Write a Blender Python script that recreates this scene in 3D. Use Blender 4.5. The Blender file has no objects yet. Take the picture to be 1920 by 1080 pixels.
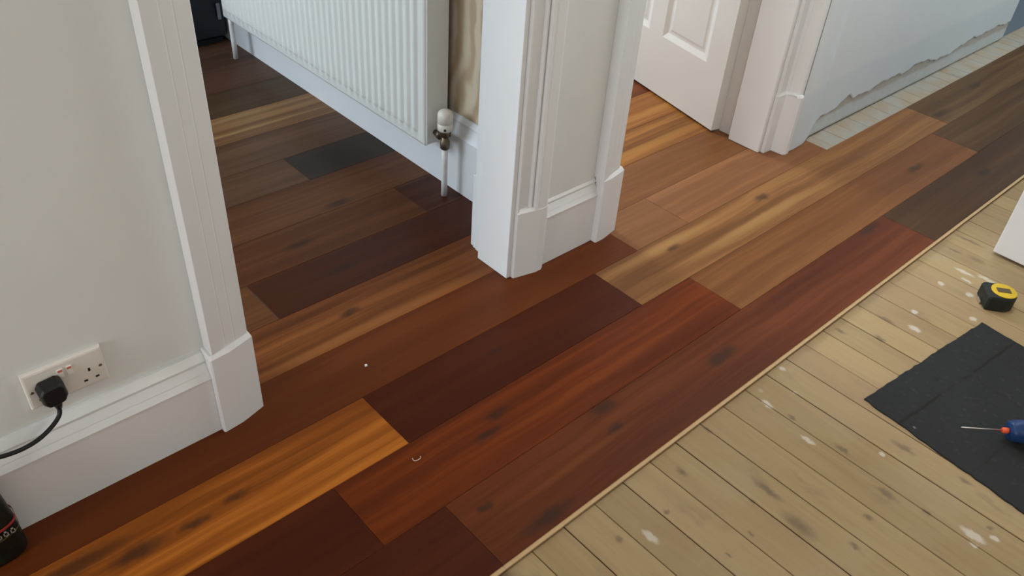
import bpy, bmesh, math, random
from mathutils import Vector, Matrix, Euler
C = bpy.context.scene.collection
rnd = random.Random(7)

# ------------------------------------------------------------------ camera
cam_d = bpy.data.cameras.new('camera'); cam = bpy.data.objects.new('camera', cam_d); C.objects.link(cam)
cam_d.sensor_width = 36.0; cam_d.lens = 1568.0 / 1920 * 36; cam_d.clip_start = 0.02; cam_d.clip_end = 60
Rm = (Matrix.Rotation(math.radians(-44.957), 4, 'Z') @ Matrix.Rotation(math.radians(52.265), 4, 'X')
      @ Matrix.Rotation(math.radians(4.55), 4, 'Z'))
cam.matrix_world = Matrix.Translation((0, 0, 1.5)) @ Rm
bpy.context.scene.camera = cam

# ------------------------------------------------------------------ world, light, exposure
sc = bpy.context.scene
sc.view_settings.view_transform = 'Standard'; sc.view_settings.look = 'None'
sc.view_settings.gamma = 1.0; sc.view_settings.use_curve_mapping = False
sc.view_settings.exposure = 0.0
w = bpy.data.worlds.new('world'); sc.world = w; w.use_nodes = True
w.node_tree.nodes['Background'].inputs[0].default_value = (0.80, 0.88, 1.0, 1)
w.node_tree.nodes['Background'].inputs[1].default_value = 0.05

def area(name, loc, target, sx, sy, power, col):
    d = bpy.data.lights.new(name, 'AREA'); d.shape = 'RECTANGLE'; d.size = sx; d.size_y = sy
    d.energy = power; d.color = col
    o = bpy.data.objects.new(name, d); C.objects.link(o); o.location = loc
    o.rotation_euler = (Vector(target) - Vector(loc)).to_track_quat('-Z', 'Y').to_euler()
    return o
area('daylight_front_door', (-4.12, 0.62, 1.5), (4, 0.9, 1.0), 1.5, 1.8, 78, (0.96, 0.98, 1.0))
area('daylight_hall_end', (6.3, 0.3, 2.0), (2.5, 1.2, 0.6), 1.3, 0.8, 50, (0.82, 0.95, 1.0))
area('daylight_radiator_room', (-1.7, 3.55, 1.45), (2, 3.3, 0.5), 1.6, 1.5, 91, (0.78, 0.93, 1.06))
area('daylight_door_room', (2.1, 4.45, 1.5), (2.5, 0.5, 0.4), 1.0, 1.3, 146, (0.84, 0.95, 1.06))
area('right_wall_fill', (3.4, 0.95, 2.5), (3.4, 0.96, 0), 0.5, 0.5, 15, (0.86, 0.97, 1.10))  # added cool fill to brighten the right wall; no lamp hangs here
area('ceiling_lamp_light', (2.1, 0.85, 2.5), (2.1, 0.86, 0), 0.5, 0.5, 13, (1.0, 0.96, 0.90))
area('front_fill', (1.5, -1.65, 1.6), (1.6, 1, 0.5), 1.2, 1.2, 11, (1.0, 0.90, 0.72))  # added warm fill for the faces towards the camera; no window there

# ------------------------------------------------------------------ node helpers
def mat(name, rough=0.5, spec=0.5, metal=0.0, base=(0.8, 0.8, 0.8)):
    m = bpy.data.materials.new(name); m.use_nodes = True
    b = m.node_tree.nodes['Principled BSDF']
    b.inputs['Base Color'].default_value = (*base, 1); b.inputs['Roughness'].default_value = rough
    b.inputs['Specular IOR Level'].default_value = spec; b.inputs['Metallic'].default_value = metal
    return m, m.node_tree, b
class N:
    def __init__(s, nt): s.nt = nt
    def n(s, t, **k):
        x = s.nt.nodes.new(t)
        for a, v in k.items(): setattr(x, a, v)
        return x
    def l(s, a, b): s.nt.links.new(a, b)
    def put(s, sock, v):
        if hasattr(v, 'node'): s.l(v, sock)
        else: sock.default_value = v
    def math(s, op, a, b=0.0, c=None, clamp=False):
        x = s.n('ShaderNodeMath', operation=op, use_clamp=clamp)
        s.put(x.inputs[0], a); s.put(x.inputs[1], b)
        if c is not None: s.put(x.inputs[2], c)
        return x.outputs[0]
    def vmath(s, op, a, b):
        x = s.n('ShaderNodeVectorMath', operation=op)
        s.put(x.inputs[0], a); s.put(x.inputs[1], b); return x
    def noise(s, vec, scale, detail=3, rough=0.55, dist=0.0, dim='3D'):
        x = s.n('ShaderNodeTexNoise', noise_dimensions=dim)
        s.put(x.inputs['Vector'], vec); x.inputs['Scale'].default_value = scale
        x.inputs['Detail'].default_value = detail; x.inputs['Roughness'].default_value = rough
        x.inputs['Distortion'].default_value = dist
        return x.outputs['Fac']
    def scale(s, vec, v): return s.vmath('MULTIPLY', vec, v).outputs[0]
    def ramp(s, fac, a, b, ca=0.0, cb=1.0):
        x = s.n('ShaderNodeMapRange'); x.clamp = True
        s.put(x.inputs[0], fac); x.inputs[1].default_value = a; x.inputs[2].default_value = b
        x.inputs[3].default_value = ca; x.inputs[4].default_value = cb
        x.interpolation_type = 'SMOOTHSTEP'
        return x.outputs[0]
    def mix(s, fac, a, b, mode='MIX'):
        x = s.n('ShaderNodeMix', data_type='RGBA', blend_type=mode)
        s.put(x.inputs[0], fac)
        for i, v in ((6, a), (7, b)):
            if hasattr(v, 'node'): s.l(v, x.inputs[i])
            else: x.inputs[i].default_value = (*v, 1) if len(v) == 3 else v
        return x.outputs[2]
    def bump(s, h, strength, dist=0.001):
        x = s.n('ShaderNodeBump'); x.inputs['Strength'].default_value = strength
        x.inputs['Distance'].default_value = dist; s.l(h, x.inputs['Height']); return x.outputs[0]

# ------------------------------------------------------------------ materials
def paint(name, col, rough=0.4, spec=0.4, var=0.04, bump=0.06, sc_=9):
    m, nt, b = mat(name, rough, spec); n = N(nt)
    p = n.n('ShaderNodeNewGeometry').outputs['Position']
    f = n.noise(p, sc_, 3); c2 = tuple(max(0, c * (1 - 2.2 * var)) for c in col)
    n.l(n.mix(f, col, c2), b.inputs['Base Color'])
    n.l(n.bump(n.noise(p, 160, 2), bump, 0.001), b.inputs['Normal'])
    return m
GLOSS = paint('white_gloss_paint', (0.80, 0.80, 0.805), 0.32, 0.45, 0.02, 0.03)
WALLP = paint('cream_wall_paint', (0.80, 0.805, 0.785), 0.75, 0.25, 0.025, 0.10)
CEIL = paint('ceiling_paint', (0.8, 0.79, 0.77), 0.8, 0.2)
DOORP = paint('door_paint', (0.80, 0.785, 0.755), 0.55, 0.3, 0.02, 0.03)
RADP = paint('radiator_enamel', (0.83, 0.825, 0.79), 0.35, 0.45, 0.02, 0.02)
PLASTIC_W = paint('white_plastic', (0.80, 0.76, 0.70), 0.35, 0.45, 0.01, 0.0)
PLASTIC_V = paint('valve_white_plastic', (0.80, 0.74, 0.66), 0.4, 0.45, 0.01, 0.0)
PIPEP = paint('pipe_paint', (0.80, 0.77, 0.75), 0.4, 0.4, 0.02, 0.0)
BLACKP, _, _ = mat('black_plastic', 0.45, 0.35, 0, (0.010, 0.010, 0.010))
SLOT, _, _ = mat('slot_dark', 0.8, 0.1, 0, (0.035, 0.028, 0.02))
REDM, _, _ = mat('red_marking', 0.5, 0.3, 0, (0.62, 0.16, 0.11))
BRASS, _, _ = mat('tarnished_brass', 0.42, 0.5, 0.8, (0.17, 0.13, 0.09))
STEEL, _, _ = mat('steel', 0.3, 0.5, 1.0, (0.75, 0.70, 0.68))
SCREW, _, _ = mat('screw_metal', 0.4, 0.5, 0.8, (0.30, 0.25, 0.19))
NAVY = paint('dark_blue_black_cabinet', (0.012, 0.018, 0.026), 0.45, 0.4, 0.1, 0.03)
GREYH, _, _ = mat('grey_handle', 0.4, 0.5, 0.3, (0.24, 0.26, 0.28))
DARKGAP, _, _ = mat('dark_gap', 0.9, 0.05, 0, (0.03, 0.025, 0.02))
BLUEP, _, _ = mat('blue_plastic', 0.42, 0.4, 0, (0.010, 0.036, 0.12))
ORANGER, _, _ = mat('red_orange_plastic', 0.4, 0.4, 0, (0.75, 0.10, 0.035))
YELLOWP = paint('yellow_plastic', (0.70, 0.46, 0.015), 0.45, 0.35, 0.08, 0.0, 60)
TAPELBL, _, _ = mat('tape_label_dark', 0.5, 0.3, 0, (0.09, 0.065, 0.03))
RUBBERB = paint('tape_black_rubber', (0.012, 0.016, 0.013), 0.55, 0.35, 0.2, 0.1, 40)

# scraped wall (old skirting taken off)
def wall_right_mat():
    m, nt, b = mat('grey_white_wall_paint', 0.7, 0.25); n = N(nt)
    p = n.n('ShaderNodeNewGeometry').outputs['Position']
    sx = n.n('ShaderNodeSeparateXYZ'); n.l(p, sx.inputs[0])
    z = n.math('ADD', sx.outputs[2], n.math('MULTIPLY', n.math('SUBTRACT', n.noise(p, 6, 3), 0.5), 0.03))
    low = n.ramp(z, 0.215, 0.24, 1, 0)
    c = n.mix(n.noise(p, 5, 3), (0.74, 0.76, 0.76), (0.68, 0.71, 0.715))
    c = n.mix(n.math('MULTIPLY', low, 0.45), c, (0.60, 0.66, 0.70))
    n.l(c, b.inputs['Base Color']); n.l(n.bump(n.noise(p, 90, 3), 0.12, 0.001), b.inputs['Normal'])
    return m
WALLR = wall_right_mat()
def scratch_mat():
    m, nt, b = mat('bare_plaster', 0.9, 0.1); n = N(nt)
    p = n.n('ShaderNodeNewGeometry').outputs['Position']
    sx = n.n('ShaderNodeSeparateXYZ'); n.l(p, sx.inputs[0])
    z = n.math('ADD', sx.outputs[2], n.math('MULTIPLY', n.math('SUBTRACT', n.noise(n.scale(p, (4, 4, 10)), 1.6, 4), 0.5), 0.045))
    up = n.ramp(z, 0.050, 0.066)
    f = n.noise(p, 26, 4)
    brown = n.mix(f, (0.54, 0.49, 0.43), (0.42, 0.385, 0.34))
    pale = n.mix(f, (0.60, 0.63, 0.62), (0.50, 0.51, 0.49))
    n.l(n.mix(up, pale, brown), b.inputs['Base Color'])
    n.l(n.bump(n.noise(p, 60, 4), 0.5, 0.003), b.inputs['Normal'])
    return m
SCRATCH = scratch_mat()
def wallpaper_mat():
    m, nt, b = mat('beige_swirl_wallpaper', 0.7, 0.25); n = N(nt)
    p = n.n('ShaderNodeNewGeometry').outputs['Position']
    w1 = n.n('ShaderNodeTexWave', wave_type='RINGS', rings_direction='X'); n.put(w1.inputs['Vector'], n.scale(p, (1, 1, 0.62)))
    w1.inputs['Scale'].default_value = 4.2; w1.inputs['Distortion'].default_value = 9; w1.inputs['Detail'].default_value = 3.0
    w1.inputs['Detail Scale'].default_value = 1.4
    f = n.ramp(w1.outputs['Fac'], 0.0, 1.0)
    n.l(n.mix(f, (0.62, 0.52, 0.385), (0.46, 0.335, 0.215)), b.inputs['Base Color'])
    return m
PAPER = wallpaper_mat()

# oak planks: tone from the object's own colour; figure, streaks, knots and dark smudges in world space
KNOTS_SMUDGES = [(1.002, 1.020, .035, .015), (1.222, .871, .042, .018), (1.195, .802, .030, .014), (.884, .722, .07, .018),
         (.937, 1.568, .035, .013), (1.916, 1.213, .030, .013), (2.426, 1.218, .035, .016), (1.149, 1.195, .022, .008),
         (.185, 1.190, .055, .018), (.08, 1.235, .10, .022), (.30, 1.185, .035, .010), (.94, .985, .04, .012), (2.551, .871, .06, .014), (4.113, 1.19, .06, .014),  # wide ones at the orange plank's left end are plain dark smudges
         (3.673, 1.15, .07, .016), (.40, 1.195, .03, .010), (.80, .83, .02, .01), (1.62, .80, .06, .02), (3.1, .98, .06, .014),
         (3.3, .80, .05, .015), (1.22, 2.06, .05, .018), (1.0, 1.93, .05, .016), (1.03, 1.75, .06, .014)]
STREAK_D = [(.50, 1.195, .24, .016), (.22, 1.240, .22, .024), (1.15, 1.03, .25, .02), (2.1, .83, .35, .03), (1.25, 1.60, .3, .016), (.75, 1.62, .25, .02), (2.15, 1.17, .4, .02)]
STREAK_L = [(.42, 1.0905, .42, .006), (1.50, 2.026, .10, .006), (1.50, 1.852, .11, .006), (1.30, .955, .45, .013), (.95, 1.49, .5, .016), (1.9, 1.235, .28, .02),
            (2.3, 1.135, .4, .022), (1.3, 2.80, .4, .014), (1.3, 2.69, .45, .009), (2.55, 1.90, .4, .02), (2.4, 1.72, .4, .018), (1.05, .79, .25, .012)]
def oak_mat():
    m, nt, b = mat('stained_oak', 0.3, 0.12); n = N(nt)
    p = n.n('ShaderNodeNewGeometry').outputs['Position']
    oi = n.n('ShaderNodeObjectInfo')
    comb = n.n('ShaderNodeCombineXYZ'); n.l(n.math('MULTIPLY', oi.outputs['Random'], 37.0), comb.inputs[2])
    wob = n.math('MULTIPLY', n.math('SUBTRACT', n.noise(p, 2.2, 2), 0.5), 0.03)
    wv = n.n('ShaderNodeCombineXYZ'); n.l(wob, wv.inputs[1])
    q = n.vmath('ADD', n.vmath('ADD', p, wv.outputs[0]).outputs[0], comb.outputs[0]).outputs[0]
    broad = n.noise(n.scale(q, (0.55, 17, 1)), 1.0, 3, 0.5, 0.35)
    mid = n.noise(n.scale(q, (1.5, 52, 1)), 1.0, 3, 0.6, 0.3)
    fine = n.noise(n.scale(q, (9, 260, 1)), 1.0, 2, 0.6)
    at = n.n('ShaderNodeAttribute', attribute_type='OBJECT', attribute_name='figure')
    t = n.math('ADD', n.math('MULTIPLY', broad, 0.6), n.math('MULTIPLY', mid, 0.4))
    t = n.ramp(t, 0.33, 0.68, -1, 1)
    g = n.math('MULTIPLY', t, at.outputs['Fac'])
    g = n.math('ADD', g, n.math('MULTIPLY', n.math('SUBTRACT', fine, 0.5), 0.45))
    col = oi.outputs['Color']
    lit = n.mix(1.0, col, (1.75, 1.95, 2.0), 'MULTIPLY'); drk = n.mix(1.0, col, (0.52, 0.45, 0.5), 'MULTIPLY')
    c = n.mix(n.math('MAXIMUM', g, 0.0, clamp=True), col, lit)
    c = n.mix(n.math('MULTIPLY', n.math('MINIMUM', g, 0.0), -1.0, clamp=True), c, drk)
    # knots and dark smudges
    warp = n.n('ShaderNodeCombineXYZ')
    n.l(n.math('MULTIPLY', n.math('SUBTRACT', n.noise(p, 22, 3), 0.5), 0.05), warp.inputs[0])
    n.l(n.math('MULTIPLY', n.math('SUBTRACT', n.noise(p, 31, 3), 0.5), 0.022), warp.inputs[1])
    kp = n.vmath('ADD', p, warp.outputs[0]).outputs[0]
    tot = None
    for (x, y, rx, ry) in KNOTS_SMUDGES:
        d = n.scale(n.vmath('SUBTRACT', kp, (x, y, 0)).outputs[0], (1 / rx, 1 / ry, 0))
        ln = n.n('ShaderNodeVectorMath', operation='LENGTH'); n.l(d, ln.inputs[0])
        k = n.ramp(ln.outputs['Value'], 0.25, 1.5, 1, 0)
        tot = k if tot is None else n.math('MAXIMUM', tot, k)
    c = n.mix(n.math('MULTIPLY', tot, 0.72), c, (0.030, 0.016, 0.010))
    def spots(lst):
        t_ = None
        for (x, y, rx, ry) in lst:
            d = n.scale(n.vmath('SUBTRACT', sp_, (x, y, 0)).outputs[0], (1 / rx, 1 / ry, 0))
            ln = n.n('ShaderNodeVectorMath', operation='LENGTH'); n.l(d, ln.inputs[0])
            k = n.ramp(ln.outputs['Value'], 0.3, 1.3, 1, 0)
            t_ = k if t_ is None else n.math('MAXIMUM', t_, k)
        return t_
    w2 = n.n('ShaderNodeCombineXYZ'); n.l(n.math('MULTIPLY', n.math('SUBTRACT', n.noise(p, 5, 2), 0.5), 0.02), w2.inputs[1])
    sp_ = n.vmath('ADD', p, w2.outputs[0]).outputs[0]
    c = n.mix(n.math('MULTIPLY', spots(STREAK_D), 0.4), c, n.mix(1.0, col, (0.35, 0.32, 0.35), 'MULTIPLY'))
    c = n.mix(n.math('MULTIPLY', spots(STREAK_L), 0.6), c, n.mix(1.0, col, (1.7, 2.1, 2.2), 'MULTIPLY'))
    n.l(c, b.inputs['Base Color'])
    n.l(n.math('ADD', n.math('MULTIPLY', mid, 0.10), 0.33), b.inputs['Roughness'])
    n.l(n.bump(n.math('ADD', n.math('MULTIPLY', fine, 0.6), mid), 0.10, 0.0008), b.inputs['Normal'])
    return m
OAK = oak_mat()
TONGUE = paint('pale_birch_core', (0.62, 0.42, 0.22), 0.6, 0.3, 0.08, 0.1, 30)

DSPOTS = [(1.313, 0.357, 0.02, 0.0457), (0.975, 0.591, 0.008, 0.0097), (1.597, 0.412, 0.0079, 0.0206), (1.555, 0.273, 0.0092, 0.0313), (1.578, 0.185, 0.0077, 0.0134), (1.741, 0.167, 0.0081, 0.0165), (1.457, 0.266, 0.0074, 0.013), (1.363, 0.247, 0.0072, 0.0126), (1.65, 0.069, 0.0063, 0.0091), (1.59, 0.552, 0.0064, 0.0139), (2.003, 0.656, 0.0091, 0.0185), (2.16, 0.595, 0.0095, 0.0276), (2.065, 0.564, 0.0092, 0.0214), (1.384, 0.666, 0.0076, 0.0132), (1.23, 0.619, 0.0086, 0.0167), (1.289, 0.461, 0.0057, 0.0083), (1.212, 0.413, 0.0056, 0.0081), (1.111, 0.569, 0.0069, 0.008), (1.722, 0.315, 0.0097, 0.0331), (1.127, 0.413, 0.0054, 0.0099), (1.342, 0.457, 0.0102, 0.0423), (2.695, 0.632, 0.0066, 0.0258), (2.798, 0.632, 0.0091, 0.053)]
def board_mat():
    m, nt, b = mat('old_pine_board', 0.72, 0.25); n = N(nt)
    p = n.n('ShaderNodeNewGeometry').outputs['Position']
    oi = n.n('ShaderNodeObjectInfo')
    comb = n.n('ShaderNodeCombineXYZ'); n.l(n.math('MULTIPLY', oi.outputs['Random'], 53.0), comb.inputs[2])
    q = n.vmath('ADD', p, comb.outputs[0]).outputs[0]
    g1 = n.noise(n.scale(q, (30, 2.2, 1)), 1.0, 4, 0.6, 1.2)
    g2 = n.noise(n.scale(q, (170, 7, 1)), 1.0, 2, 0.6)
    blot = n.noise(n.scale(p, (1, 1, 1)), 3.2, 4, 0.6)
    blot2 = n.noise(n.scale(q, (9, 4, 1)), 1.3, 4, 0.65)
    t = n.math('MULTIPLY_ADD', oi.outputs['Random'], 0.35, n.math('MULTIPLY', g1, 0.65))
    c = n.mix(n.ramp(t, 0.15, 0.85), (0.42, 0.296, 0.145), (0.30, 0.202, 0.102))
    c = n.mix(n.math('MULTIPLY', n.ramp(blot, 0.46, 0.68), 0.42), c, (0.39, 0.30, 0.185))
    c = n.mix(n.math('MULTIPLY', n.ramp(blot2, 0.57, 0.75), 0.6), c, (0.24, 0.16, 0.095))
    c = n.mix(n.math('MULTIPLY', n.ramp(g2, 0.52, 0.72), 0.22), c, (0.28, 0.20, 0.12))
    c = n.mix(n.math('MULTIPLY', n.ramp(n.noise(n.scale(p, (2.2, .9, 1)), 1.3, 3, 0.55), 0.48, 0.66), 0.5), c, (0.36, 0.235, 0.135))
    # dirt knots and drips of paint
    v = n.n('ShaderNodeTexVoronoi'); n.put(v.inputs['Vector'], n.scale(q, (7.5, 3.2, 1))); v.inputs['Scale'].default_value = 1.0
    spot = n.math('MULTIPLY', n.ramp(v.outputs['Distance'], 0.05, 0.17, 1, 0), n.ramp(n.noise(p, 2.4, 2), 0.42, 0.58))
    c = n.mix(n.math('MULTIPLY', spot, 0.75), c, (0.13, 0.09, 0.055))
    v2 = n.n('ShaderNodeTexVoronoi'); n.put(v2.inputs['Vector'], n.scale(p, (13, 11, 1))); v2.inputs['Scale'].default_value = 1.0
    fl = n.math('MULTIPLY', n.ramp(v2.outputs['Distance'], 0.05, 0.11, 1, 0), n.ramp(n.noise(p, 5, 2), 0.54, 0.66))
    # larger white paint spills, where the photograph shows them
    spl = None
    warp = n.n('ShaderNodeCombineXYZ')
    n.l(n.math('MULTIPLY', n.math('SUBTRACT', n.noise(p, 55, 4), 0.5), 0.02), warp.inputs[0])
    n.l(n.math('MULTIPLY', n.math('SUBTRACT', n.noise(p, 47, 4), 0.5), 0.02), warp.inputs[1])
    kp = n.vmath('ADD', p, warp.outputs[0]).outputs[0]
    for (x, y, rx, ry) in [(1.033, .548, .010, .024), (1.555, .483, .008, .022), (2.266, .559, .011, .011), (2.475, .574, .012, .012),
                           (2.491, .490, .012, .012), (2.38, .43, .012, .012), (1.728, .670, .010, .01), (1.60, .085, .012, .03), (1.63, .05, .008, .012), (1.575, .075, .006, .012),
                           (2.60, .555, .010, .035), (2.56, .53, .007, .02), (2.19, .52, .012, .022), (1.66, .34, .008, .008), (2.62, .49, .010, .03), (1.58, .62, .010, .02)]:
        d = n.scale(n.vmath('SUBTRACT', kp, (x, y, -.015)).outputs[0], (1 / rx, 1 / ry, 0))
        ln = n.n('ShaderNodeVectorMath', operation='LENGTH'); n.l(d, ln.inputs[0])
        k = n.ramp(ln.outputs['Value'], 0.5, 1.2, 1, 0)
        spl = k if spl is None else n.math('MAXIMUM', spl, k)
    fl = n.math('MAXIMUM', n.math('MULTIPLY', fl, 0.7), spl)
    dk = None
    for (x, y, rx, ry) in DSPOTS:
        d = n.scale(n.vmath('SUBTRACT', kp, (x, y, -.015)).outputs[0], (1 / rx, 1 / ry, 0))
        ln = n.n('ShaderNodeVectorMath', operation='LENGTH'); n.l(d, ln.inputs[0])
        k = n.ramp(ln.outputs['Value'], 0.2, 1.4, 1, 0)
        dk = k if dk is None else n.math('MAXIMUM', dk, k)
    c = n.mix(n.math('MULTIPLY', dk, 0.6), c, (0.11, 0.075, 0.05))
    # whitish dust/plaster by the right wall and at the far boards
    sx = n.n('ShaderNodeSeparateXYZ'); n.l(p, sx.inputs[0])
    pl = n.math('MULTIPLY', n.ramp(sx.outputs[1], 1.18, 1.27), n.ramp(n.noise(p, 9, 4), 0.3, 0.7, 0.35, 0.95))
    c = n.mix(n.math('MULTIPLY', fl, 0.6), c, (0.68, 0.63, 0.54))
    c = n.mix(pl, c, (0.35, 0.335, 0.29))
    n.l(c, b.inputs['Base Color'])
    n.l(n.bump(n.math('ADD', g1, n.math('MULTIPLY', g2, 0.5)), 0.25, 0.0015), b.inputs['Normal'])
    return m
PINE = board_mat()

def slate_mat():
    m, nt, b = mat('worn_dark_rubber', 0.8, 0.12); n = N(nt)
    tc = n.n('ShaderNodeTexCoord').outputs['Object']
    f = n.noise(tc, 5, 4, 0.6); g = n.noise(tc, 60, 3)
    c = n.mix(f, (0.022, 0.0225, 0.0225), (0.033, 0.033, 0.0325))
    c = n.mix(n.ramp(g, 0.55, 0.8, 0, 0.5), c, (0.060, 0.060, 0.058))
    st = n.ramp(n.noise(n.scale(tc, (4, 9, 1)), 1.2, 4, 0.6, 0.5), 0.60, 0.72)
    c = n.mix(n.math('MULTIPLY', st, 0.7), c, (0.016, 0.015, 0.014))
    # crease marks that run parallel to the two edges
    sx = n.n('ShaderNodeSeparateXYZ'); n.l(tc, sx.inputs[0])
    wob = n.math('MULTIPLY', n.math('SUBTRACT', n.noise(tc, 12, 3), 0.5), 0.018)
    for ax, pos, wd, a in ((1, 0.105, 0.007, 0.75), (1, 0.30, 0.004, 0.4), (0, 0.33, 0.004, 0.25)):
        d = n.math('ABSOLUTE', n.math('SUBTRACT', n.math('ADD', sx.outputs[ax], wob), pos))
        k = n.math('MULTIPLY', n.ramp(d, 0, wd, 1, 0), n.ramp(n.noise(tc, 7, 2), 0.36, 0.52))
        c = n.mix(n.math('MULTIPLY', k, a), c, (0.018, 0.014, 0.012))
    v = n.n('ShaderNodeTexVoronoi'); n.put(v.inputs['Vector'], tc); v.inputs['Scale'].default_value = 17
    fl = n.math('MULTIPLY', n.ramp(v.outputs['Distance'], 0.05, 0.10, 1, 0), n.ramp(n.noise(tc, 11, 1), 0.56, 0.60))
    c = n.mix(fl, c, (0.20, 0.19, 0.17))
    n.l(c, b.inputs['Base Color']); n.l(n.bump(n.math('ADD', g, f), 0.3, 0.001), b.inputs['Normal'])
    return m
SLATE = slate_mat()
def bottle_label_mat():
    m, nt, b = mat('dark_green_label', 0.4, 0.4); n = N(nt)
    p = n.n('ShaderNodeNewGeometry').outputs['Position']
    f = n.noise(p, 45, 3)
    n.l(n.mix(n.ramp(f, 0.55, 0.7), (0.006, 0.008, 0.006), (0.018, 0.030, 0.016)), b.inputs['Base Color'])
    return m
BOTTLE = bottle_label_mat()
LBLRED, _, _ = mat('label_red', 0.5, 0.3, 0, (0.36, 0.035, 0.035))
LBLGREY, _, _ = mat('label_grey_white', 0.5, 0.3, 0, (0.26, 0.24, 0.21))
LBLOLIVE, _, _ = mat('label_olive', 0.5, 0.3, 0, (0.09, 0.08, 0.03))

# ------------------------------------------------------------------ object helpers
def obj(name, bm, material, parent=None, loc=None, smooth=False, bev=0.0, seg=2, kind=None):
    """link bm (world coordinates) as ONE mesh object under parent"""
    bmesh.ops.recalc_face_normals(bm, faces=bm.faces[:])
    me = bpy.data.meshes.new(name); bm.to_mesh(me); bm.free()
    mats = material if isinstance(material, (list, tuple)) else [material]
    for m in mats: me.materials.append(m)
    o = bpy.data.objects.new(name, me); C.objects.link(o)
    if loc is not None:
        me.transform(Matrix.Translation(-Vector(loc)))
    if parent:
        wp = world_loc(parent); o.parent = parent
        me_loc = Vector(loc) if loc is not None else None
        if me_loc is None:
            me.transform(Matrix.Translation(-wp)); o.location = (0, 0, 0)
        else:
            o.location = me_loc - wp
    elif loc is not None: o.location = loc
    if smooth:
        for f in me.polygons: f.use_smooth = True
    if bev:
        md = o.modifiers.new('bevel', 'BEVEL'); md.width = bev; md.segments = seg; md.limit_method = 'ANGLE'; md.angle_limit = 0.6
    if kind: o['kind'] = kind
    return o
def world_loc(o):
    v = Vector((0, 0, 0))
    while o: v += o.location; o = o.parent
    return v
def empty(name, loc):
    o = bpy.data.objects.new(name, None); C.objects.link(o); o.location = loc; o.empty_display_size = 0.05; return o
def tag(o, label=None, cat=None, group=None, kind=None):
    if label: o['label'] = label
    if cat: o['category'] = cat
    if group: o['group'] = group
    if kind: o['kind'] = kind
    return o
def struct(o, label=None):
    o['kind'] = 'structure'
    if label: o['label'] = label
    return o
def add_box(bm, x0, x1, y0, y1, z0, z1, mi=0, M=None):
    v = [bm.verts.new(c) for c in ((x0, y0, z0), (x1, y0, z0), (x1, y1, z0), (x0, y1, z0), (x0, y0, z1), (x1, y0, z1), (x1, y1, z1), (x0, y1, z1))]
    if M: bmesh.ops.transform(bm, matrix=M, verts=v)
    for f in ((0, 3, 2, 1), (4, 5, 6, 7), (0, 1, 5, 4), (1, 2, 6, 5), (2, 3, 7, 6), (3, 0, 4, 7)):
        bm.faces.new([v[i] for i in f]).material_index = mi
    return v
def box(*a, **k):
    bm = bmesh.new(); add_box(bm, *a, **k); return bm
def prism(bm, pts, fn, mi=0):
    """pts: 2D outline; fn(p, end) -> 3D for end 0 and 1"""
    a = [bm.verts.new(fn(p, 0)) for p in pts]; b = [bm.verts.new(fn(p, 1)) for p in pts]
    k = len(pts)
    for i in range(k):
        bm.faces.new((a[i], a[(i + 1) % k], b[(i + 1) % k], b[i])).material_index = mi
    bm.faces.new(a[::-1]).material_index = mi; bm.faces.new(b).material_index = mi
def extr_z(pts, z0, z1):
    bm = bmesh.new(); prism(bm, pts, lambda p, e: (p[0], p[1], z1 if e else z0)); return bm
def extr_x(pts, x0, x1):
    bm = bmesh.new(); prism(bm, pts, lambda p, e: (x1 if e else x0, p[0], p[1])); return bm
def extr_y(pts, y0, y1):
    bm = bmesh.new(); prism(bm, pts, lambda p, e: (p[0], y1 if e else y0, p[1])); return bm
def lathe(bm, prof, M, seg=20, mi=0):
    """prof: (r, h) pairs along local Z"""
    rings = []
    for r, h in prof:
        rings.append([bm.verts.new(M @ Vector((r * math.cos(2 * math.pi * i / seg), r * math.sin(2 * math.pi * i / seg), h))) for i in range(seg)])
    for a, b in zip(rings, rings[1:]):
        for i in range(seg):
            f = bm.faces.new((a[i], a[(i + 1) % seg], b[(i + 1) % seg], b[i])); f.material_index = mi; f.smooth = True
    bm.faces.new(rings[0][::-1]).material_index = mi; bm.faces.new(rings[-1]).material_index = mi
def tube(bm, pts, r, seg=10):
    pts = [Vector(p) for p in pts]; rings = []; prev = None
    for i, p in enumerate(pts):
        t = (pts[min(i + 1, len(pts) - 1)] - pts[max(i - 1, 0)]).normalized()
        if prev is None:
            u = t.orthogonal().normalized()
        else:
            u = (prev - t * prev.dot(t)).normalized()
        prev = u; v = t.cross(u)
        rings.append([bm.verts.new(p + r * (math.cos(a) * u + math.sin(a) * v)) for a in [2 * math.pi * k / seg for k in range(seg)]])
    for a, b in zip(rings, rings[1:]):
        for k in range(seg):
            f = bm.faces.new((a[k], a[(k + 1) % seg], b[(k + 1) % seg], b[k])); f.smooth = True
    bm.faces.new(rings[0][::-1]); bm.faces.new(rings[-1])
def spline(pts, n=8):
    pts = [Vector(p) for p in pts]; P = [pts[0] * 2 - pts[1]] + pts + [pts[-1] * 2 - pts[-2]]; out = []
    for i in range(1, len(P) - 2):
        for k in range(n):
            t = k / n; a, b, c, d = P[i - 1], P[i], P[i + 1], P[i + 2]
            out.append(0.5 * ((2 * b) + (c - a) * t + (2 * a - 5 * b + 4 * c - d) * t * t + (3 * b - a - 3 * c + d) * t ** 3))
    out.append(pts[-1]); return out

# ================================================================== STRUCTURE
WY0, WY1 = 1.42, 1.585          # hall wall: hall face and room face
TOP = 2.55
floor = obj('floor', box(-4.2, 6.4, -1.7, 4.6, -0.12, -0.036), DARKGAP); struct(floor, 'floor of old bare boards partly covered by stained oak planks')

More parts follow.
